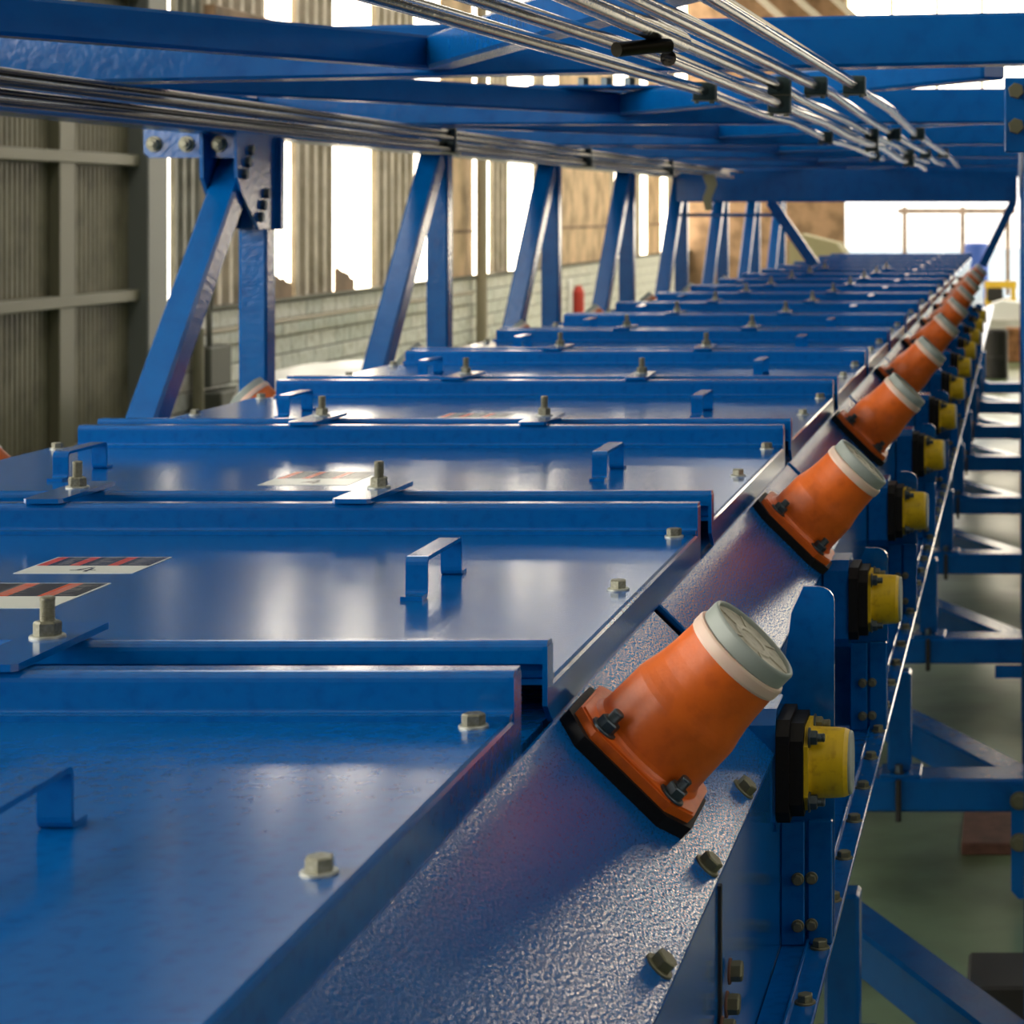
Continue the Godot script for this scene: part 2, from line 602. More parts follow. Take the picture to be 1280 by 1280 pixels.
	door.position = Vector3(HALL_X0 + 0.02, 0, 0)
	door.set_meta("kind", "structure")
	door.set_meta("label", "large olive ribbed sliding door with frame rails")
	add_child(door)
	for dd in [[17.0, 18.7], [18.75, 20.3], [20.6, 22.1]]:
		part("door_sheet", corrugated(dd[0], dd[1], 0.05, EYE + 5.2, 0.1, 0.009), M.olive_sheet, door, Transform3D(Basis.IDENTITY, Vector3(0.0, 0, 0)))
	for yy in [0.42, -0.86, -2.2, 2.0, 3.6]:
		part("rail", boxmesh(Vector3(0.0, EYE + yy, -22.1), Vector3(0.12, EYE + yy + 0.11, -17.0), 0.01), M.olive_frame, door)
	part("stile", boxmesh(Vector3(0.0, 0.03, -20.62), Vector3(0.10, EYE + 5.2, -20.28), 0.01), M.olive_frame, door)
	part("stile", boxmesh(Vector3(-0.02, 0.03, -18.76), Vector3(0.08, EYE + 5.2, -18.68), 0.01), M.olive_frame, door)
	whole("steel_column", "grey steel column at the edge of the olive door", "column", boxmesh(Vector3(-0.15, 0, -22.6), Vector3(0.22, ty - 0.02, -22.08), 0.015), M.grey_column, Vector3(HALL_X0, 0, 0))

	# right wall, only mirrored in the paint: sheeting with a translucent band
	structure("wall_right", boxmesh(Vector3(HALL_X1, 0, -HALL_D1), Vector3(HALL_X1 + 0.3, ty, -HALL_D0)), M.dark_sheet, "dark sheeted hall wall")
	for k in 1:
		structure("window_%d" % (60 + k), boxmesh(Vector3(HALL_X1 - 0.06, EYE + 2.9, -38.6), Vector3(HALL_X1 - 0.02, EYE + 5.0, -36.4)), M.day_sheet, "translucent daylight sheet high in the dark wall")
	for k in 5:
		structure("window_%d" % (70 + k), boxmesh(Vector3(HALL_X1 - 0.06, EYE - 1.2, -45.2 - k * 3.6), Vector3(HALL_X1 - 0.02, EYE + 2.4, -41.8 - k * 3.6)), M.day_sheet, "translucent daylight sheet low in the dark wall")
	structure("window_64", boxmesh(Vector3(HALL_X1 - 0.06, EYE - 0.05, -2.3), Vector3(HALL_X1 - 0.02, EYE + 4.45, 5.3)), M.added_glow_sheet, "broad glowing sheet added to the dark wall as unseen fill light")  # added out of view to light faces turned right and back
	# rear wall behind the camera
	structure("wall_rear", boxmesh(Vector3(HALL_X0 - 0.3, 0, -HALL_D0), Vector3(HALL_X1 + 0.3, ty, -HALL_D0 + 0.3)), M.dark_sheet, "sheeted rear wall of the hall")
	# four unseen glowing sheets added on the near left wall as key light
	for k in 4:
		structure("window_%d" % (80 + k), boxmesh(Vector3(HALL_X0 - 0.18, EYE - 0.05, 3.2 - k * 3.6), Vector3(HALL_X0 - 0.1, EYE + 4.5, 6.2 - k * 3.6)), M.day_sheet, "unseen glowing sheet added to the near hall wall as key light")

	# the far end wall with its doorway
	var far := Node3D.new()
	far.name = "wall_far"
	far.position = Vector3(0, 0, -HALL_D1)
	far.set_meta("kind", "structure")
	far.set_meta("label", "brown end wall with a wide bright doorway")
	add_child(far)
	part("sheeting", boxmesh(Vector3(HALL_X0 - 0.3, 0, -0.3), Vector3(-4.5, ty, 0)), M.brown_sheet, far)
	part("sheeting", boxmesh(Vector3(5.0, 0, -0.3), Vector3(HALL_X1 + 0.3, EYE + 2.9, 0)), M.brown_sheet, far)
	structure("window_76", boxmesh(Vector3(5.3, EYE - 1.2, 0.01), Vector3(8.9, EYE + 2.6, 0.05)), M.day_sheet, "broad bright pane beside the far doorway", Vector3(0, 0, -HALL_D1))
	part("lintel", boxmesh(Vector3(-4.5, EYE + 1.9, -0.3), Vector3(5.0, EYE + 2.9, 0)), M.brown_sheet, far)
	part("lintel", boxmesh(Vector3(-4.5, EYE + 6.0, -0.3), Vector3(HALL_X1 + 0.3, ty, 0)), M.brown_sheet, far)
	for k in 11:
		var x0 := -4.4 + k * 1.17
		part("mullion", boxmesh(Vector3(x0 - 0.1, EYE + 2.9, -0.25), Vector3(x0, EYE + 6.0, 0.02)), M.beige_sheet, far)
		structure("window_%d" % (30 + k), boxmesh(Vector3(x0, EYE + 2.9, -0.16), Vector3(x0 + 1.07, EYE + 6.0, -0.12)), M.day_sheet, "tall bright pane high in the end wall", Vector3(0, 0, -HALL_D1))
	for k in 4:
		var t := Transform3D(Basis(Vector3(0, 0, 1), deg_to_rad(48.0)), Vector3(-7.2 + k * 0.95, EYE + 5.1, 0.3))
		var bb := MB.new()
		bb.box(Vector3(-0.09, -2.0, -0.08), Vector3(0.09, 2.0, 0.08), 0.01, t)
		part("roof_brace", bb.mesh(), M.roof_sheet, far)


# ---------------------------------------------------------------- fasteners
func hex_mesh(r: float, h: float) -> ArrayMesh:
	var key := "hex%.4f_%.4f" % [r, h]
	if not cache.has(key):
		var b := MB.new()
		b.lathe([Vector2(r, 0), Vector2(r, h * 0.86), Vector2(r * 0.88, h), Vector2(0, h)], 6, Transform3D.IDENTITY, true, 0.3)
		cache[key] = b.mesh()
	return cache[key]


func disc_mesh(r: float, h: float) -> ArrayMesh:
	var key := "disc%.4f_%.4f" % [r, h]
	if not cache.has(key):
		var b := MB.new()
		b.lathe([Vector2(0, 0), Vector2(r, 0), Vector2(r, h * 0.7), Vector2(r - h * 0.3, h), Vector2(0, h)], 24)
		cache[key] = b.mesh()
	return cache[key]


func stud_mesh(r: float, h: float) -> ArrayMesh:
	var key := "stud%.4f_%.4f" % [r, h]
	if not cache.has(key):
		var b := MB.new()
		var prof := [Vector2(r, 0)]
		var y := 0.0
		while y < h - 0.004:
			prof.append(Vector2(r, y + 0.0005))
			prof.append(Vector2(r * 0.9, y + 0.0015))
			y += 0.002
		prof.append(Vector2(r, y))
		prof.append(Vector2(r, h - 0.0015))
		prof.append(Vector2(r * 0.8, h))
		prof.append(Vector2(0, h))
		b.lathe(prof, 18)
		cache[key] = b.mesh()
	return cache[key]


func bolt(parent: Node, t: Transform3D, r: float, h: float, m: Material, wm: Material) -> void:
	var o := part("bolt", hex_mesh(r, h), m, parent, t * Transform3D(Basis.IDENTITY, Vector3(0, 0.003, 0)))
	part("washer", disc_mesh(r * 1.28, 0.003), wm, o, Transform3D(Basis.IDENTITY, Vector3(0, -0.003, 0)))


func stud_and_nut(parent: Node, t: Transform3D, r: float, nut_h: float, stud_h: float, m: Material, wm: Material) -> void:
	var o := part("nut", hex_mesh(r, nut_h), m, parent, t * Transform3D(Basis(Vector3.UP, rng.randf() * 2.0), Vector3(0, 0.003, 0)))
	part("stud", stud_mesh(r * 0.56, stud_h), m, o, Transform3D(Basis.IDENTITY, Vector3(0, 0.002, 0)))
	part("washer", disc_mesh(r * 1.3, 0.003), wm, o, Transform3D(Basis.IDENTITY, Vector3(0, -0.003, 0)))


# ---------------------------------------------------------------- the cover panels
func sticker_texture(which: int) -> ImageTexture:
	var w := 256
	var h := 256
	var im := Image.create(w, h, false, Image.FORMAT_RGBA8)
	im.fill(Color8(226, 230, 222))
	im.fill_rect(Rect2i(4, 4, w - 8, 136), Color8(40, 38, 42))
	var r := RandomNumberGenerator.new()
	r.seed = 90 + which
	for x0 in ([4, 76, 160] if which != 1 else [40, 120, 190]):
		im.fill_rect(Rect2i(x0, 4, 24, 136), Color8(206, 84, 44) if which else Color8(190, 70, 52))
	# rows of fine print, one column between the orange bands
	for x0 in [42, 114, 198]:
		for k in 15:
			im.fill_rect(Rect2i(x0, 10 + k * 8, 14 + r.randi() % 32, 2), Color8(170, 168, 164))
	var ink := Color8(48, 46, 44)
	if which == 1:
		im.fill_rect(Rect2i(84, 206, 56, 8), ink)
		for k in 36:
			im.fill_rect(Rect2i(96 + k, 192 - k, 7, 7), ink)
	else:
		# a figure four in marker pen
		for k in 40:
			im.fill_rect(Rect2i(136 - k / 2, 160 + k, 7, 5), ink)
		im.fill_rect(Rect2i(104, 204, 56, 8), ink)
		im.fill_rect(Rect2i(140, 176, 8, 56), ink)
	im.generate_mipmaps()
	return ImageTexture.create_from_image(im)


func sticker_mesh(w: float, l: float) -> ArrayMesh:
	var b := MB.new()
	b.box(Vector3(-w / 2, 0, -l / 2), Vector3(w / 2, 0.0006, l / 2))
	b.uv.resize(b.v.size())
	for k in b.v.size():
		b.uv[k] = Vector2(b.v[k].x / w + 0.5, b.v[k].z / l + 0.5)
	return b.mesh()


func handle_mesh() -> ArrayMesh:
	var line := rounded([Vector2(-0.032, 0.003), Vector2(0.0, 0.003), Vector2(0.0, 0.055), Vector2(0.2, 0.055), Vector2(0.2, 0.003), Vector2(0.232, 0.003)], 0.009, 4)
	var b := MB.new()
	b.prism(strip(line, 0.006), -0.0155, 0.0155, Transform3D(Basis(Vector3(0, 0, -1), Vector3(0, 1, 0), Vector3(1, 0, 0)), Vector3.ZERO))
	return b.mesh()


func make_cover() -> Node3D:
	var root := Node3D.new()
	root.name = "cover_panel"
	var along := Basis(Vector3(0, 0, -1), Vector3(0, 1, 0), Vector3(1, 0, 0))   # local x of a profile runs down the conveyor
	var b := MB.new()
	var y := -0.55
	var len := 1.2275
	b.prism(PackedVector2Array([Vector2(XL, y - 0.05), Vector2(XL, y - 0.005), Vector2(XL + 0.0015, y - 0.0015), Vector2(XL + 0.005, y), Vector2(XR - 0.006, y), Vector2(XR - 0.002, y - 0.002), Vector2(XR, y - 0.006), Vector2(XR, y - 0.05), Vector2(XR - 0.006, y - 0.05), Vector2(XR - 0.006, y - 0.007), Vector2(XL + 0.006, y - 0.007), Vector2(XL + 0.006, y - 0.05)]), 0.0, -len)
	part("plate", b.mesh(), M.blue_paint, root)
	# far edge: sheet turned up, then back
	b = MB.new()
	var lip := rounded([Vector2(-0.018, y + 0.003), Vector2(0.003, y + 0.003), Vector2(0.003, y + 0.047), Vector2(0.036, y + 0.047)], 0.008, 4)
	b.prism(strip(lip, 0.006), -2.185, XR - 0.001, Transform3D(along, Vector3(0, 0, -len)))
	b.prism(PackedVector2Array([Vector2(0.0, y - 0.05), Vector2(0.036, y - 0.05), Vector2(0.036, y + 0.044), Vector2(0.0, y + 0.044)]), XR - 0.006, XR, Transform3D(along, Vector3(0, 0, -len)))
	part("turned_up_lip", b.mesh(), M.blue_paint, root)
	# near edge: sheet turned up, forward and down again
	b = MB.new()
	var cap := rounded([Vector2(0.012, y + 0.003), Vector2(-0.003, y + 0.003), Vector2(-0.003, y + 0.047), Vector2(-0.03, y + 0.047), Vector2(-0.03, y + 0.024)], 0.008, 4)
	b.prism(strip(cap, 0.006), -2.21, XR - 0.001, Transform3D(along, Vector3.ZERO))
	b.prism(PackedVector2Array([Vector2(-0.033, y - 0.025), Vector2(0.0, y - 0.05), Vector2(0.0, y + 0.044), Vector2(-0.033, y + 0.044)]), XR - 0.006, XR, Transform3D(along, Vector3.ZERO))
	part("turned_down_cap", b.mesh(), M.blue_paint, root)
	for x in [-0.855, -1.955]:
		part("handle", handle_mesh(), M.blue_paint, root, Transform3D(Basis.IDENTITY, Vector3(x, y, -0.575)))
	for x in [XR - 0.034, XL + 0.035]:
		for z in [0.64, 1.185]:
			bolt(root, Transform3D(Basis(Vector3.UP, x * 3.0 + z), Vector3(x, y, -z)), 0.0125, 0.012, M.zinc, M.washer_zinc)
	return root


func covers() -> void:
	var proto := make_cover()
	var wear := ["with a handle and hex bolts", "with two warning stickers and a square handle", "with one sticker beside its clamp", "with a pale sticker"]
	for i in COVERS:
		var o: Node3D = proto if i == COVERS - 1 else proto.duplicate()
		o.name = "cover_panel"
		add_child(o, true)
		o.position = at(0, 0, 2.723 + PITCH * (i - 1))
		var text: String = "glossy blue cover panel, %s in the row, %s" % [ORD[i], wear[i]] if i < 4 else "blue cover panel of the conveyor, %s in the row from the front" % ORD[i]
		tag(o, text, "cover", "blue cover panels along the conveyor")
		var marks := []
		if i == 1:
			marks = [[-1.432, 0.872, 0.18, 0.165, 0], [-1.455, 0.59, 0.235, 0.215, 1]]
		elif i == 2:
			marks = [[-1.432, 0.60, 0.18, 0.24, 2]]
		elif i == 3:
			marks = [[-1.452, 0.57, 0.18, 0.24, 3]]
		elif i == 4:
			marks = [[-1.44, 0.60, 0.18, 0.2, 3]]
		for s in marks:
			var key := "sticker%d" % s[4]
			if not cache.has(key):
				var sm := mat(key, Color.WHITE, 0.25)
				sm.albedo_texture = sticker_texture(s[4])
				cache[key] = sm
			part("warning_sticker", sticker_mesh(s[2], s[3]), cache[key], o, Transform3D(Basis.IDENTITY, Vector3(s[0], -0.5499, -s[1])))
	# clamp straps lying across each joint
	rng.seed = 5
	for i in 13:
		for j in 2:
			var x: float = [-1.132 if i else -1.116, -1.664][j]
			if i == 0 and j == 1:
				continue
			var o := thing("clamp_strap", "blue clamp strap with upright stud, %s of the %s joint" % [["inner strap", "outer strap"][j], ORD[i]], "clamp", at(x, -0.4985, 2.512 + PITCH * i + 0.125), "clamp straps across the cover joints")
			o.rotation.y = rng.randf_range(-0.05, 0.05)
			var b := MB.new()
			var p := octagon(0.066, 0.265, 0.006)
			b.prism(p, 0.0, 0.008, Transform3D(Basis(Vector3(1, 0, 0), Vector3(0, 0, -1), Vector3(0, 1, 0)), Vector3.ZERO))
			part("strap", b.mesh(), M.blue_paint, o)
			stud_and_nut(o, Transform3D(Basis.IDENTITY, Vector3(0, 0.008, -0.03)), 0.0155, 0.016, 0.042, M.zinc, M.washer_zinc)


# ---------------------------------------------------------------- sloping side plates and bearing housings
const SLOPE_X := Vector3(0.714, -0.700, 0)
const SLOPE_N := Vector3(0.700, 0.714, 0)


func slope_frame(t: float, d: float, left := false) -> Transform3D:
	# x down the slope, y out of the plate, z towards the eye
	if left:
		var ex := Vector3(-0.714, -0.700, 0)
		var nn := Vector3(-0.700, 0.714, 0)
		return Transform3D(Basis(ex, nn, Vector3(0, 0, -1)), at(XL, -0.66, d) + ex * t)
	return Transform3D(Basis(SLOPE_X, SLOPE_N, Vector3(0, 0, 1)), at(XR, -0.598, d) + SLOPE_X * t)


func housing_cone(proto: bool) -> Node3D:
	var root := Node3D.new()
	root.name = "bearing_housing"
	var lay := Basis(Vector3(1, 0, 0), Vector3(0, 0, -1), Vector3(0, 1, 0))   # polygon plane laid on the plate
	var b := MB.new()
	b.prism(octagon(0.202, 0.198, 0.034), 0.0, 0.017, Transform3D(lay, Vector3.ZERO))
	part("gasket", b.mesh(), M.rubber, root)
	b = MB.new()
	b.prism(octagon(0.186, 0.184, 0.032), 0.0, 0.011, Transform3D(lay, Vector3(0, 0.017, 0)))
	b.prism(octagon(0.180, 0.178, 0.031), 0.0, 0.0025, Transform3D(lay, Vector3(0, 0.028, 0)))
	part("flange", b.mesh(), M.orange_cast, root)
	b = MB.new()
	b.lathe([Vector2(0.083, 0.0305), Vector2(0.081, 0.034), Vector2(0.0785, 0.037), Vector2(0.0775, 0.042), Vector2(0.0765, 0.072), Vector2(0.0762, 0.098), Vector2(0.0748, 0.106), Vector2(0.0722, 0.116), Vector2(0.0695, 0.130), Vector2(0.0675, 0.150), Vector2(0.0665, 0.170), Vector2(0.066, 0.188)], 48)
	part("body", b.mesh(), M.orange_cast, root)
	b = MB.new()
	b.lathe([Vector2(0.0655, 0.178), Vector2(0.067, 0.179), Vector2(0.068, 0.182), Vector2(0.068, 0.193), Vector2(0.0668, 0.1955), Vector2(0.062, 0.196)], 48)
	part("sealing_ring", b.mesh(), M.cap_ring, root)
	b = MB.new()
	b.lathe([Vector2(0.0635, 0.1955), Vector2(0.0643, 0.197), Vector2(0.0643, 0.214), Vector2(0.0636, 0.2165), Vector2(0.0618, 0.2178), Vector2(0.0596, 0.2172), Vector2(0.0588, 0.2155), Vector2(0.0585, 0.2125)], 48)
	var cp := part("end_cap", b.mesh(), M.cap_grey, root)
	b = MB.new()
	b.lathe([Vector2(0.0588, 0.2125), Vector2(0.030, 0.2122), Vector2(0.028, 0.2138), Vector2(0.019, 0.2142), Vector2(0.0175, 0.2126), Vector2(0.0, 0.2124)], 36)
	for k in 6:
		var t := Transform3D(Basis(Vector3.UP, k * TAU / 6.0), Vector3.ZERO)
		b.box(Vector3(0.027, 0.2122, -0.0016), Vector3(0.0575, 0.2140, 0.0016), 0.0, t)
	part("ribbed_face", b.mesh(), M.cap_face, cp)
	for sx in [-1.0, 1.0]:
		for sz in [-1.0, 1.0]:
			stud_and_nut(root, Transform3D(Basis.IDENTITY, Vector3(sx * 0.056, 0.0305, sz * 0.072)), 0.0135, 0.012, 0.023, M.black_bolt, M.black_bolt)
	return root


func side_plates() -> void:
	# right-hand plates; the nearest one is broader
	var ends := [[0.55, 3.47]]
	for k in 9:
		ends.append([3.53 + 1.99 * k, 5.47 + 1.99 * k])
	for k in ends.size():
		var w := 0.272 if k == 0 else 0.204
		var d0: float = ends[k][0]
		var d1: float = ends[k][1]
		var o := thing("side_plate", "sloping glossy blue side plate carrying the %s orange housing" % ORD[k], "side plate", at(XR, -0.598, d0), "sloping side plates")
		o.transform = slope_frame(0.0, d0)
		var b := MB.new()
		b.box(Vector3(0, -0.01, -(d1 - d0)), Vector3(w, 0, 0), 0.0025)
		part("plate", b.mesh(), M.blue_paint_coarse, o)
		if k == 0:
			for j in 8:
				var d := 0.92 + 0.3625 * j
				bolt(o, Transform3D(Basis(Vector3.UP, j * 0.7), Vector3(0.25, 0, -(d - d0))), 0.0135, 0.012, M.dull_bolt, M.dull_bolt)
	var cone := housing_cone(true)
	rng.seed = 77
	for k in 10:
		var o: Node3D = cone if k == 9 else cone.duplicate()
		o.name = "bearing_housing"
		add_child(o, true)
		o.transform = slope_frame(0.106, 2.806 + 1.985 * k) * Transform3D(Basis(Vector3.UP, rng.randi_range(0, 1) * PI), Vector3.ZERO)
		tag(o, "orange bearing housing with white cap on the right side plate, %s from the front" % ORD[k], "bearing housing", "orange housings along the right edge")
	# left-hand side, mostly hidden behind the covers
	for k in 8:
		var d0 := 4.6 + 1.95 * k
		var o := thing("side_plate", "sloping blue plate on the far side under the %s orange cap" % ORD[k], "side plate", at(XL, -0.66, d0), "far side plates")
		o.transform = slope_frame(0.0, d0, true)
		part("plate", boxmesh(Vector3(0, -0.01, 0), Vector3(0.2, 0, 1.9), 0.0025), M.blue_paint, o)
		var c := cone.duplicate()
		c.name = "bearing_housing"
		add_child(c, true)
		c.transform = slope_frame(0.106, 5.47 + 1.965 * k, true)
		tag(c, "orange housing peeping over the left cover edge, %s from the front" % ORD[k], "bearing housing", "orange housings along the left edge")


func yellow_housings() -> void:
	var turn := Basis(Vector3(0, 0, -1), Vector3(1, 0, 0), Vector3(0, -1, 0)).orthonormalized()   # local y points along +x
	var root := Node3D.new()
	root.name = "yellow_housing"
	var lay := Basis(Vector3(1, 0, 0), Vector3(0, 0, -1), Vector3(0, 1, 0))
	var b := MB.new()
	b.prism(octagon(0.14, 0.18, 0.02), -0.052, -0.001, Transform3D(lay, Vector3.ZERO))
	part("mounting_block", b.mesh(), M.blue_paint, root)
	b = MB.new()
	b.prism(octagon(0.15, 0.15, 0.02), 0.0, 0.019, Transform3D(lay, Vector3.ZERO))
	part("gasket", b.mesh(), M.rubber, root)
	b = MB.new()
	b.prism(octagon(0.136, 0.136, 0.022), 0.0, 0.019, Transform3D(lay, Vector3(0, 0.0195, 0)))
	part("spacer", b.mesh(), M.rubber, root)
	b = MB.new()
	b.prism(octagon(0.122, 0.122, 0.024), 0.0, 0.006, Transform3D(lay, Vector3(0, 0.039, 0)))
	part("flange", b.mesh(), M.yellow_cast, root)
	b = MB.new()
	b.lathe([Vector2(0.0535, 0.045), Vector2(0.0525, 0.050), Vector2(0.0510, 0.085), Vector2(0.0500, 0.095), Vector2(0.0475, 0.101), Vector2(0.046, 0.1015)], 36)
	part("body", b.mesh(), M.yellow_cast, root)
	b = MB.new()
	b.lathe([Vector2(0.0465, 0.1), Vector2(0.0465, 0.104), Vector2(0.0445, 0.106), Vector2(0.0, 0.106)], 36)
	part("end_cap", b.mesh(), M.cap_grey, root)
	for sx in [-1.0, 1.0]:
		for sz in [-1.0, 1.0]:
			stud_and_nut(root, Transform3D(Basis.IDENTITY, Vector3(sx * 0.047, 0.045, sz * 0.047)), 0.0115, 0.010, 0.019, M.dull_bolt if sx > 0 else M.black_bolt, M.black_bolt)
	for k in 11:
		var o: Node3D = root if k == 10 else root.duplicate()
		o.name = "yellow_housing"
		add_child(o, true)
		o.transform = Transform3D(turn, at(-0.351, -0.816, 3.43 + 1.4385 * k))
		tag(o, "small yellow bearing housing on a black block under the orange row, %s from the front" % ORD[k], "bearing housing", "yellow housings on the side wall")


# ---------------------------------------------------------------- side wall, ledge and ribs
func frame_side() -> void:
	var far := 27.0
	whole("side_wall", "glossy blue side wall sheet below the broad front plate", "side wall", boxmesh(Vector3(-0.362, EYE - 1.10, -3.47), Vector3(-0.356, EYE - 0.797, -0.6)), M.blue_paint)
	whole("side_wall", "long blue side wall behind the row of yellow housings", "side wall", boxmesh(Vector3(-0.412, EYE - 1.10, -far), Vector3(-0.406, EYE - 0.752, -3.475)), M.blue_paint)
	var ledge := thing("ledge", "long blue ledge with a row of bolts along the side wall", "ledge", at(-0.32, -1.10, 0.6))
	part("flange", boxmesh(Vector3(-0.036, -0.01, -(far - 0.6)), Vector3(0.041, 0, 0), 0.002), M.blue_paint, ledge)
	part("weld_bead", boxmesh(Vector3(0.002, 0, -(far - 0.6)), Vector3(0.007, 0.008, 0), 0.002), M.blue_paint, ledge)
	for k in 60:
		var d := 2.98 + 0.2398 * k
		bolt(ledge, Transform3D(Basis(Vector3.UP, k * 0.9), Vector3(0.024, 0, -(d - 0.6))), 0.0115, 0.010, M.dull_bolt, M.dull_bolt)
	var hull := thing("conveyor_body", "dark blue trough body under the covers", "conveyor", at(-1.4, -EYE, 14.0))
	part("trough", boxmesh(Vector3(-0.82, EYE - 1.12, -13.0), Vector3(0.84, EYE - 0.602, 13.6)), M.blue_steel, hull)
	part("under_frame", boxmesh(Vector3(-1.0, EYE - 1.38, -13.0), Vector3(1.04, EYE - 1.125, 13.6)), M.blue_steel, hull)
	for k in 5:
		for x in [-0.8, 0.55]:
			part("leg", boxmesh(Vector3(x - 0.07, 0, -11.0 + k * 5.0), Vector3(x + 0.07, EYE - 1.375, -10.86 + k * 5.0)), M.blue_steel, hull)
	# upright ribs behind each yellow housing
	for k in 11:
		var d := 3.43 + 1.4385 * k
		var o := thing("upright_rib", "upright blue rib with rounded top, %s along the side wall" % ORD[k], "rib", at(-0.356, -1.10, d + 0.085), "upright ribs of the side wall")
		var drop := 0.0 if k == 0 else 0.15
		var poly := PackedVector2Array([Vector2(0, 0), Vector2(0.077, 0), Vector2(0.077, 0.505 - drop)])
		for s in 5:
			var a := s * PI / 8.0
			poly.append(Vector2(0.052 + cos(a) * 0.025, 0.508 - drop + sin(a) * 0.022))
		poly.append(Vector2(0.03, 0.53 - drop))
		poly.append(Vector2(0.012, 0.49 - drop))
		poly.append(Vector2(-0.005, 0.355 - drop * 0.2))
		poly.append(Vector2(-0.05, 0.32))
		poly.append(Vector2(-0.05, 0.0))
		var b := MB.new()
		b.prism(poly, -0.008, 0.0)
		part("tall_plate", b.mesh(), M.blue_paint, o)
		part("foot_plate", boxmesh(Vector3(0.0, 0.0, 0.03), Vector3(0.036, 0.185, 0.045), 0.002), M.blue_paint, o)
		part("foot_plate", boxmesh(Vector3(0.040, 0.0, 0.024), Vector3(0.077, 0.185, 0.039), 0.002), M.blue_paint, o)
		var face := Basis(Vector3(1, 0, 0), Vector3(0, 0, 1), Vector3(0, -1, 0))
		for yy in [0.03, 0.10]:
			bolt(o, Transform3D(face, Vector3(0.046, yy, 0.039)), 0.0075, 0.008, M.dull_bolt, M.dull_bolt)
			bolt(o, Transform3D(face, Vector3(0.026, yy, 0.045)), 0.0075, 0.008, M.dull_bolt, M.dull_bolt)
	# small bolts on the side wall near the front
	var cl := thing("bolt_cluster", "rusty bolts joining two side wall sheets", "bolts", at(-0.356, -0.955, 2.746))
	part("joint_strip", boxmesh(Vector3(0, -0.16, -0.012), Vector3(0.004, 0.155, 0.0)), M.dark_steel, cl)
	var out := Basis(Vector3(0, -1, 0), Vector3(1, 0, 0), Vector3(0, 0, 1))
	for p in [[0.03, -0.075], [0.0, -0.045], [-0.015, 0.0]]:
		bolt(cl, Transform3D(out, Vector3(0.004, p[0], p[1])), 0.0125, 0.014, M.dull_bolt, M.rust)


func member(called: String, parent: Node, a: Vector3, b: Vector3, w: float, h: float, m: Material, bevel := 0.008) -> MeshInstance3D:
	# a rectangular hollow section from a to b; w across, h upwards
	var dir := (b - a).normalized()
	var side := dir.cross(Vector3.UP if absf(dir.y) < 0.95 else Vector3.FORWARD).normalized()
	var up := side.cross(dir).normalized()
	var mb := MB.new()
	mb.box(Vector3(-w / 2, -h / 2, 0), Vector3(w / 2, h / 2, (b - a).length()), bevel, Transform3D(Basis(side, up, dir), a))
	return part(called, mb.mesh(), m, parent)


func lower_beams() -> void:
	for k in 9:
		var d := 5.82 + 2.83 * k
		var top := -2.12
		var o := thing("cross_beam", "low blue cross beam between ledge and right truss, %s from the front" % ORD[k], "beam", at(0, top, d), "low cross beams")
		part("beam", boxmesh(Vector3(-0.62, -0.125, -0.2), Vector3(0.9, 0, 0), 0.01), M.blue_steel, o)
		part("stub_post", boxmesh(Vector3(-0.492, 0.014, -0.15), Vector3(-0.403, 0.386, -0.05), 0.008), M.blue_steel, o)
		part("foot_plate", boxmesh(Vector3(-0.52, 0.0, -0.19), Vector3(-0.365, 0.014, -0.012), 0.003), M.blue_steel, o)
		bolt(o, Transform3D(Basis.IDENTITY, Vector3(-0.447, 0.014, -0.03)), 0.016, 0.03, M.black_bolt, M.dark_steel)
		var rod := MB.new()
		rod.lathe([Vector2(0, -0.155), Vector2(0.011, -0.155), Vector2(0.011, 0.0), Vector2(0, 0.0)], 12, Transform3D(Basis.IDENTITY, Vector3(-0.447, 0, 0.012)))
		part("clamp_rod", rod.mesh(), M.dark_steel, o)
		if k == 8:
			continue
		var br := thing("cross_brace", "slanting blue brace meeting the low cross beam, %s from the front" % ORD[k], "brace", at(-0.56, top - 0.002, d + 1.36), "slanting low braces")
		member("brace", br, Vector3(0, -0.075, 0), Vector3(0.565, -0.075, 1.195), 0.13, 0.14, M.blue_steel, 0.01)
		if k in [1, 2]:
			var g := thing("splice_plate", "dark blue splice plate hanging from the %s low beam" % ORD[k], "plate", at(-0.027 if k == 1 else -0.115, top - 0.13, d + 0.002), "splice plates")
			var poly := PackedVector2Array([Vector2(0, 0.11), Vector2(0.25, 0.11), Vector2(0.25, -0.31), Vector2(0.028, -0.31), Vector2(0.0, -0.28)]) if k == 1 else PackedVector2Array([Vector2(0, 0.0), Vector2(0.3, 0.0), Vector2(0.3, -0.06), Vector2(0.0, -0.06)])
			var b := MB.new()
			b.prism(poly, 0.004, 0.026)
			part("plate", b.mesh(), M.blue_steel, g)
			if k == 1:
				for yy in [0.055, -0.1]:
					bolt(g, Transform3D(Basis(Vector3(1, 0, 0), Vector3(0, 0, 1), Vector3(0, -1, 0)), Vector3(0.03, yy, 0.026)), 0.027, 0.024, M.dull_bolt, M.dull_bolt)


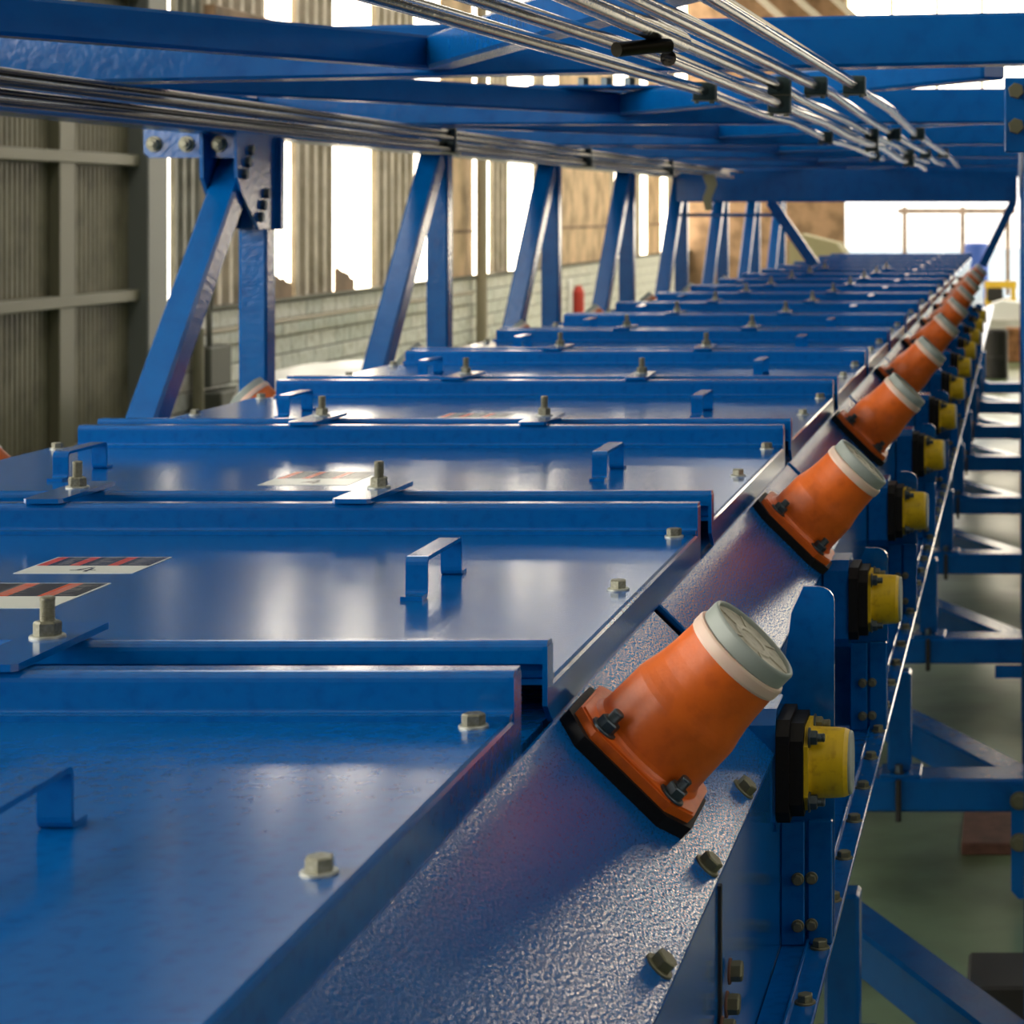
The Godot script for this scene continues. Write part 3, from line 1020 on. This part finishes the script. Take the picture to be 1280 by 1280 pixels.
# ---------------------------------------------------------------- the truss round the conveyor
func truss() -> void:
	var tx0 := -3.0
	var tx1 := -2.89
	var bay := 2.83
	var yb := 0.283
	var left := thing("truss_frame", "blue lattice truss with posts and slanting struts beside the left wall", "truss", at(-2.945, -EYE, 8.97))
	var o := left.position
	part("top_chord", boxmesh(at(-3.05, yb, 29.0) - o, at(-2.885, yb + 0.15, 2.2) - o, 0.008), M.blue_steel, left)
	for k in 8:
		var d := 8.92 + bay * k
		part("post", boxmesh(at(tx0, -EYE, d + 0.11) - o, at(tx1, yb + 0.002, d) - o, 0.01), M.blue_steel, left)
		var top := at(-2.945, yb - 0.02, d - 0.082)
		member("strut", left, top - o, top + Vector3(0, -1.75, 1.795) - o, 0.108, 0.108, M.blue_steel, 0.01)
	for k in [-1, -2]:
		part("post", boxmesh(at(tx0, -EYE, 8.92 + bay * k + 0.11) - o, at(tx1, yb, 8.92 + bay * k) - o, 0.01), M.blue_steel, left)
	# bolted joint at the first post
	var face_x := Basis(Vector3(0, -1, 0), Vector3(1, 0, 0), Vector3(0, 0, 1))
	var gp := PackedVector2Array([Vector2(8.535, yb + 0.03), Vector2(8.99, yb + 0.03), Vector2(8.99, -0.07), Vector2(8.79, -0.07), Vector2(8.60, 0.06), Vector2(8.545, 0.12)])
	for side in [[-2.888, -2.876], [-3.016, -3.002]]:
		var b := MB.new()
		b.prism(gp, side[0], side[1], Transform3D(Basis(Vector3(0, 0, -1), Vector3(0, 1, 0), Vector3(1, 0, 0)), Vector3(0, EYE, 0) - o))
		var g := part("gusset", b.mesh(), M.blue_steel, left)
		if side[0] > -2.9:
			for p in [[8.68, 0.225], [8.645, 0.18], [8.61, 0.135], [8.86, 0.065], [8.825, 0.02], [8.79, -0.025]]:
				part("bolt", hex_mesh(0.021, 0.016), M.black_bolt, g, Transform3D(face_x, at(side[1], p[1], p[0]) - o))
	part("stiffener", boxmesh(at(-2.9, -0.075, 9.03) - o, at(-2.855, yb, 8.985) - o, 0.004), M.blue_steel, left)
	var b := MB.new()
	b.prism(PackedVector2Array([Vector2(-3.245, 0.215), Vector2(-3.225, 0.195), Vector2(-2.90, 0.195), Vector2(-2.885, 0.205), Vector2(-2.885, 0.30), Vector2(-3.245, 0.30)]), -8.62, -8.605, Transform3D(Basis.IDENTITY, Vector3(0, EYE, 0) - o))
	var ep := part("end_plate", b.mesh(), M.blue_steel, left)
	for x in [-3.205, -3.085, -2.965]:
		var face_z := Basis(Vector3(1, 0, 0), Vector3(0, 0, 1), Vector3(0, -1, 0))
		var n := part("nut", hex_mesh(0.024, 0.022), M.zinc, ep, Transform3D(face_z, at(x, 0.246, 8.6) - o))
		part("washer", disc_mesh(0.030, 0.005), M.zinc, n, Transform3D(Basis.IDENTITY, Vector3(0, -0.005, 0)))
		part("stud", stud_mesh(0.013, 0.034), M.zinc, n)

	# the truss on the right, seen almost edge on
	var right := thing("truss_frame", "blue lattice truss seen edge on at the far right", "truss", at(0.07, -EYE, 9.0))
	o = right.position
	part("top_chord", boxmesh(at(0.0, 0.15, 29.0) - o, at(0.15, 0.318, 5.95) - o, 0.008), M.blue_steel, right)
	var e2 := part("end_plate", boxmesh(at(-0.036, 0.148, 5.948) - o, at(0.16, 0.34, 5.925) - o, 0.004), M.blue_steel, right)
	for yy in [0.305, 0.215]:
		part("bolt", hex_mesh(0.021, 0.018), M.dull_bolt, e2, Transform3D(Basis(Vector3(1, 0, 0), Vector3(0, 0, 1), Vector3(0, -1, 0)), at(-0.006, yy, 5.924) - o))
	for k in 8:
		part("post", boxmesh(at(0.014, -EYE, 6.09 + bay * k + 0.11) - o, at(0.124, 0.16, 6.09 + bay * k) - o, 0.01), M.blue_steel, right)

	# cross beams and V bracing overhead
	for k in 7:
		var d := 6.0 + bay * k
		var cb := thing("overhead_frame", "overhead blue cross beam with two slanting struts, %s above the conveyor from the front" % ORD[k], "beam", at(-1.45, 0.325, d), "overhead cross beams")
		var a := at(-2.88, (0.383 if k == 0 else 0.388), d) - cb.position
		var c := at(0.2, (0.446 if k == 0 else 0.396), d) - cb.position
		member("beam", cb, a, c, 0.13, 0.132, M.blue_steel)
		var dl: float = [3.95, 2.2, 2.1, 2.1, 2.1, 2.1, 2.1][k]
		var dr: float = [4.3, 2.4, 2.1, 2.1, 2.1, 2.1, 2.1][k]
		for s in 2:
			var v0 := Vector3(-0.037, 0.075, 0.08)
			var far_end := Vector3(-1.35, 0, 2.53 if k == 0 else dl) if s == 0 else Vector3(1.42, 0, 3.04 if k == 0 else dr)
			member("bracing_strut", cb, v0, v0 + far_end, 0.075, 0.084, M.blue_steel)
		if k == 1:
			var g := thing("bolted_plate", "blue horizontal plate with three bolts at the bracing node", "plate", at(-1.5, 0.446, d - 0.25))
			part("plate", boxmesh(Vector3(-0.28, 0, -0.1), Vector3(0.28, 0.01, 0.16), 0.003), M.blue_steel, g)
			for j in 3:
				bolt(g, Transform3D(Basis.IDENTITY, Vector3(-0.1 + 0.085 * j, 0.01, 0.05)), 0.022, 0.03, M.black_bolt, M.dark_steel)
	# deep portal at the far end
	var pt := thing("portal_header", "deep blue portal beam across the far end of the truss", "beam", at(-1.4, 0.05, 19.5))
	part("header", boxmesh(Vector3(-1.48, 0.02, -0.12), Vector3(1.39, 0.295, 0.0), 0.008), M.blue_steel, pt)
	member("knee_brace", pt, Vector3(-0.75, 0.03, -0.6), Vector3(-0.36, -0.53, -0.6), 0.09, 0.09, M.blue_steel)
	member("knee_brace", pt, Vector3(1.36, 0.03, -0.6), Vector3(1.09, -0.53, -0.6), 0.07, 0.07, M.blue_steel)
	member("guard_rail", pt, Vector3(-1.5, -0.09, -0.7), Vector3(-0.62, -0.09, -0.7), 0.03, 0.03, M.blue_steel)


func pipes() -> void:
	# bundle on the left chord
	var rows := [[-2.20, 0.302, 0.0098], [-2.185, 0.278, 0.0105], [-2.21, 0.256, 0.0098], [-2.195, 0.235, 0.0098]]
	var far_d := [18.5, 17.5, 18.0, 15.0]
	for k in 4:
		var b := MB.new()
		var p := PackedVector3Array()
		for j in 13:
			var d: float = 2.4 + (far_d[k] - 2.4) * j / 12.0
			p.append(at(rows[k][0] + 0.003 * sin(j * 1.7 + k), rows[k][1] + 0.0012 * sin(j * 2.3 + k * 2.0), d))
		b.tube(p, rows[k][2], 14)
		whole("steel_pipe", "dull steel pipe on the left chord, %s of four from the top" % ORD[k], "pipe", b.mesh(), M.dull_pipe, Vector3.ZERO, "pipes along the left chord")
	for k in 3:
		var d: float = [8.95, 11.8, 14.6][k]
		var c := thing("pipe_clamp", "dark clamp holding the left pipe bundle, %s from the front" % ORD[k], "clamp", at(-2.198, 0.236, d), "clamps of the left pipes")
		part("block", boxmesh(Vector3(-0.03, -0.013, -0.03), Vector3(0.025, 0.082, 0.0), 0.004), M.clamp_plastic, c)
		part("tab", boxmesh(Vector3(-0.1, -0.02, -0.03), Vector3(0.04, -0.012, 0.03), 0.002), M.zinc, c)
	# group hung under the overhead beams: near end [x, y at d 3.3], clamp [x, y at d 5.6]
	var g := [[-0.4355, -0.396, 0.303, "first"], [-0.5415, -0.489, 0.301, "second"], [-0.618, -0.577, 0.301, "third"], [-0.596, -0.577, 0.257, "lowest"], [-0.758, -0.653, 0.299, "fifth"], [-0.853, -0.757, 0.288, "last"]]
	for k in g.size():
		var slope: float = (g[k][0] - g[k][1]) / 2.3
		var b := MB.new()
		var p := PackedVector3Array()
		for j in 12:
			var d := 1.9 + j * 0.336
			if k == 3 and d < 3.75:
				continue
			p.append(at(g[k][1] + slope * (5.6 - d), g[k][2], d))
		for j in 10:
			p.append(at(g[k][1] + 0.012 * sin(j * 1.3 + k) * minf(j / 3.0, 1.0), g[k][2] + 0.006 * sin(j * 1.9 + k * 2), 6.0 + (15.6 - 6.0 - k * 0.5) * j / 9.0))
		b.tube(p, 0.0138, 18)
		var pipe := whole("bright_pipe", "shiny steel pipe under the overhead beams, %s counting from the open side" % g[k][3], "pipe", b.mesh(), M.bright_pipe, Vector3.ZERO, "shiny overhead pipes")
		if k == 2:
			var sl := MB.new()
			sl.tube(PackedVector3Array([at(g[2][1] + slope * 3.0, 0.301, 2.6), at(g[2][1] + slope * 1.46, 0.301, 4.14)]), 0.0195, 20)
			part("sleeve", sl.mesh(), M.bright_pipe, pipe)
		if k != 4:
			for j in 3:
				var d: float = [5.58, 9.1, 12.2][j]
				var c := thing("pipe_clamp", "dark green clamp block on the %s shiny pipe, %s along" % [g[k][3], ORD[j]], "clamp", at(g[k][1], g[k][2], d), "clamp blocks of the overhead pipes")
				var bb := MB.new()
				bb.box(Vector3(-0.027, -0.022, -0.045), Vector3(0.027, 0.0215, 0.0), 0.003)
				part("block", bb.mesh(), M.clamp_plastic, c)
				part("rail_plate", boxmesh(Vector3(-0.03, -0.0245, -0.045), Vector3(0.03, -0.0222, 0.002), 0.0005), M.zinc, c)
				for sx in [-0.018, 0.018]:
					part("screw", hex_mesh(0.006, 0.006), M.zinc, c, Transform3D(Basis(Vector3(1, 0, 0), PI), Vector3(sx, -0.0245, -0.01)))
	var b := MB.new()
	b.tube(PackedVector3Array([at(-0.655, 0.262, 3.78), at(-0.60, 0.274, 3.86), at(-0.585, 0.275, 3.88)]), 0.0125, 18)
	whole("pipe_stub", "short dark pipe end pointing sideways between the shiny pipes", "pipe", b.mesh(), M.dark_pipe)
	# a rag hanging from the left pipes far back
	b = MB.new()
	b.prism(PackedVector2Array([Vector2(0, 0), Vector2(0.08, 0.01), Vector2(0.10, -0.06), Vector2(0.06, -0.16), Vector2(0.065, -0.24), Vector2(0.02, -0.25), Vector2(0.0, -0.16), Vector2(0.03, -0.08)]), -0.02, 0.02)
	whole("hanging_rag", "pale rag hanging from the left pipes near the portal", "rag", b.mesh(), M.tarp, at(-2.23, 0.245, 16.4))


# ---------------------------------------------------------------- things standing about the hall
func clutter() -> void:
	var m := thing("meter_box", "dark grey meter box mounted on the white block wall", "box", at(HALL_X0 + 0.06, -1.62, 24.05))
	part("case", boxmesh(Vector3(0, -0.2, -0.32), Vector3(0.18, 0.22, 0.32), 0.02), M.meter_grey, m)
	part("base_box", boxmesh(Vector3(0, -0.98, -0.6), Vector3(0.3, -0.24, 0.35), 0.02), M.meter_grey, m)
	var b := MB.new()
	b.tube(PackedVector3Array([Vector3(0.09, 0.22, 0.1), Vector3(0.09, 0.55, 0.12), Vector3(0.09, 0.9, -0.05), Vector3(0.06, 1.0, -0.1)]), 0.03, 10)
	part("cable", b.mesh(), M.meter_grey, m)
	b = MB.new()
	b.tube(PackedVector3Array([Vector3(0.19, 0.0, -23.5), Vector3(0.19, EYE - 1.2, -23.5)]), 0.06, 12)
	whole("stand_pipe", "olive stand pipe beside the meter box", "pipe", b.mesh(), M.olive_frame, Vector3(HALL_X0, 0, 0))
	# white tank behind the covers
	b = MB.new()
	b.lathe([Vector2(1.25, 0), Vector2(1.25, 0.72), Vector2(1.2, 0.86), Vector2(1.0, 0.97), Vector2(0.6, 1.06), Vector2(0.25, 1.09), Vector2(0, 1.09)], 36)
	whole("white_tank", "low round white tank behind the conveyor", "tank", b.mesh(), M.white_plastic, Vector3(-6.55, 0, -23.2))
	# fire extinguisher on the wall
	var fx := thing("fire_extinguisher", "red and white fire extinguisher on the block wall", "extinguisher", at(HALL_X0 + 0.12, -2.05, 44.2))
	b = MB.new()
	b.lathe([Vector2(0, 0), Vector2(0.1, 0.0), Vector2(0.11, 0.03), Vector2(0.11, 0.5), Vector2(0.06, 0.6), Vector2(0.03, 0.62), Vector2(0, 0.62)], 20)
	part("cylinder", b.mesh(), M.red_paint, fx)
	part("sign", boxmesh(Vector3(-0.11, 0.1, 0.12), Vector3(-0.08, 0.75, 0.5), 0.01), M.white_plastic, fx)
	# far end of the hall
	b = MB.new()
	b.prism(PackedVector2Array([Vector2(-0.75, 0), Vector2(0.65, 0), Vector2(0.62, 1.45), Vector2(0.3, 1.9), Vector2(-0.5, 2.1), Vector2(-0.72, 1.9)]), -0.8, 0.8)
	whole("tarp_stack", "olive tarpaulin covered stack near the bright doorway", "stack", b.mesh(), M.tarp, Vector3(-4.15, 0, -50))
	b = MB.new()
	b.lathe([Vector2(0, 0), Vector2(0.3, 0), Vector2(0.3, 1.7), Vector2(0.26, 1.78), Vector2(0, 1.78)], 20)
	whole("blue_drum", "tall blue drum standing in the far doorway", "drum", b.mesh(), M.container_blue, Vector3(-1.05, 0.0, -58.0))
	b = MB.new()
	b.lathe([Vector2(0, 0), Vector2(0.2, 0), Vector2(0.205, 0.05), Vector2(0.2, 0.3), Vector2(0.21, 0.32), Vector2(0.2, 0.34), Vector2(0.2, 0.72), Vector2(0.18, 0.76), Vector2(0, 0.74)], 24)
	whole("dark_drum", "dark oil drum standing beyond the conveyor ledge", "drum", b.mesh(), M.dark_steel, Vector3(-0.36, 0, -36.0))
	var cr := thing("wooden_crate", "brown wooden crate on the floor under the right truss", "crate", Vector3(0.06, 0, -40.0))
	part("panel", boxmesh(Vector3(-0.28, 0.0, -0.3), Vector3(0.28, 0.58, 0.3), 0.01), M.crate_wood, cr)
	for yy in [0.02, 0.48]:
		part("batten", boxmesh(Vector3(-0.29, yy, 0.3), Vector3(0.29, yy + 0.08, 0.325), 0.004), M.crate_wood, cr)
	b = MB.new()
	b.prism(PackedVector2Array([Vector2(-0.5, 0), Vector2(0.6, 0), Vector2(0.6, 0.12), Vector2(0.2, 0.2), Vector2(0.0, 0.3), Vector2(-0.3, 0.34), Vector2(-0.5, 0.28)]), -0.4, 0.4)
	whole("white_sheet_roll", "white folded sheet lying behind the crate", "sheet", b.mesh(), M.white_plastic, Vector3(0.0, 0.6, -43.0))
	whole("pallet_block", "grey block under the folded white sheet", "block", boxmesh(Vector3(-0.6, 0, -0.5), Vector3(0.7, 0.6, 0.5), 0.02), M.concrete, Vector3(0.0, 0, -43.0))
	var ys := thing("yellow_stand", "yellow steel stand far behind the yellow housings", "stand", Vector3(-0.5, 0, -46.0))
	for x in [-0.15, 0.35]:
		part("leg", boxmesh(Vector3(x, 0, -0.06), Vector3(x + 0.1, 1.2, 0.06), 0.01), M.machine_yellow, ys)
	for yy in [0.72, 1.06]:
		part("rail", boxmesh(Vector3(-0.17, yy, -0.07), Vector3(0.47, yy + 0.14, 0.07), 0.01), M.machine_yellow, ys)
	part("motor", boxmesh(Vector3(-0.12, 0.8, -0.2), Vector3(0.2, 1.06, 0.2), 0.03), M.dark_steel, ys)
	var yf := thing("yard_gantry", "pale steel gantry standing in the bright yard", "gantry", Vector3(-2.0, 0, -72.0))
	for x in [-1.6, 0.2, 1.6]:
		part("post", boxmesh(Vector3(x, -0.02, -0.08), Vector3(x + 0.14, 2.72, 0.08), 0.01), M.brown_sheet, yf)
	part("beam", boxmesh(Vector3(-1.75, 2.5, -0.1), Vector3(1.9, 2.66, 0.1), 0.01), M.brown_sheet, yf)
	# on the floor at the lower right
	whole("rusty_plate", "rust-brown steel slab lying on the green floor", "slab", boxmesh(Vector3(-0.14, 0, -1.0), Vector3(0.5, 0.05, 0.0), 0.006), M.rust, Vector3(-0.09, 0, -9.35))
	whole("dark_block", "dark steel block on the floor in the lower corner", "block", boxmesh(Vector3(-0.13, 0, -0.35), Vector3(0.5, 0.14, 0.0), 0.01), M.dark_steel, Vector3(-0.035, 0, -7.35))


func _ready() -> void:
	camera_and_light()
	materials()
	hall()
	covers()
	side_plates()
	yellow_housings()
	frame_side()
	lower_beams()
	truss()
	pipes()
	clutter()
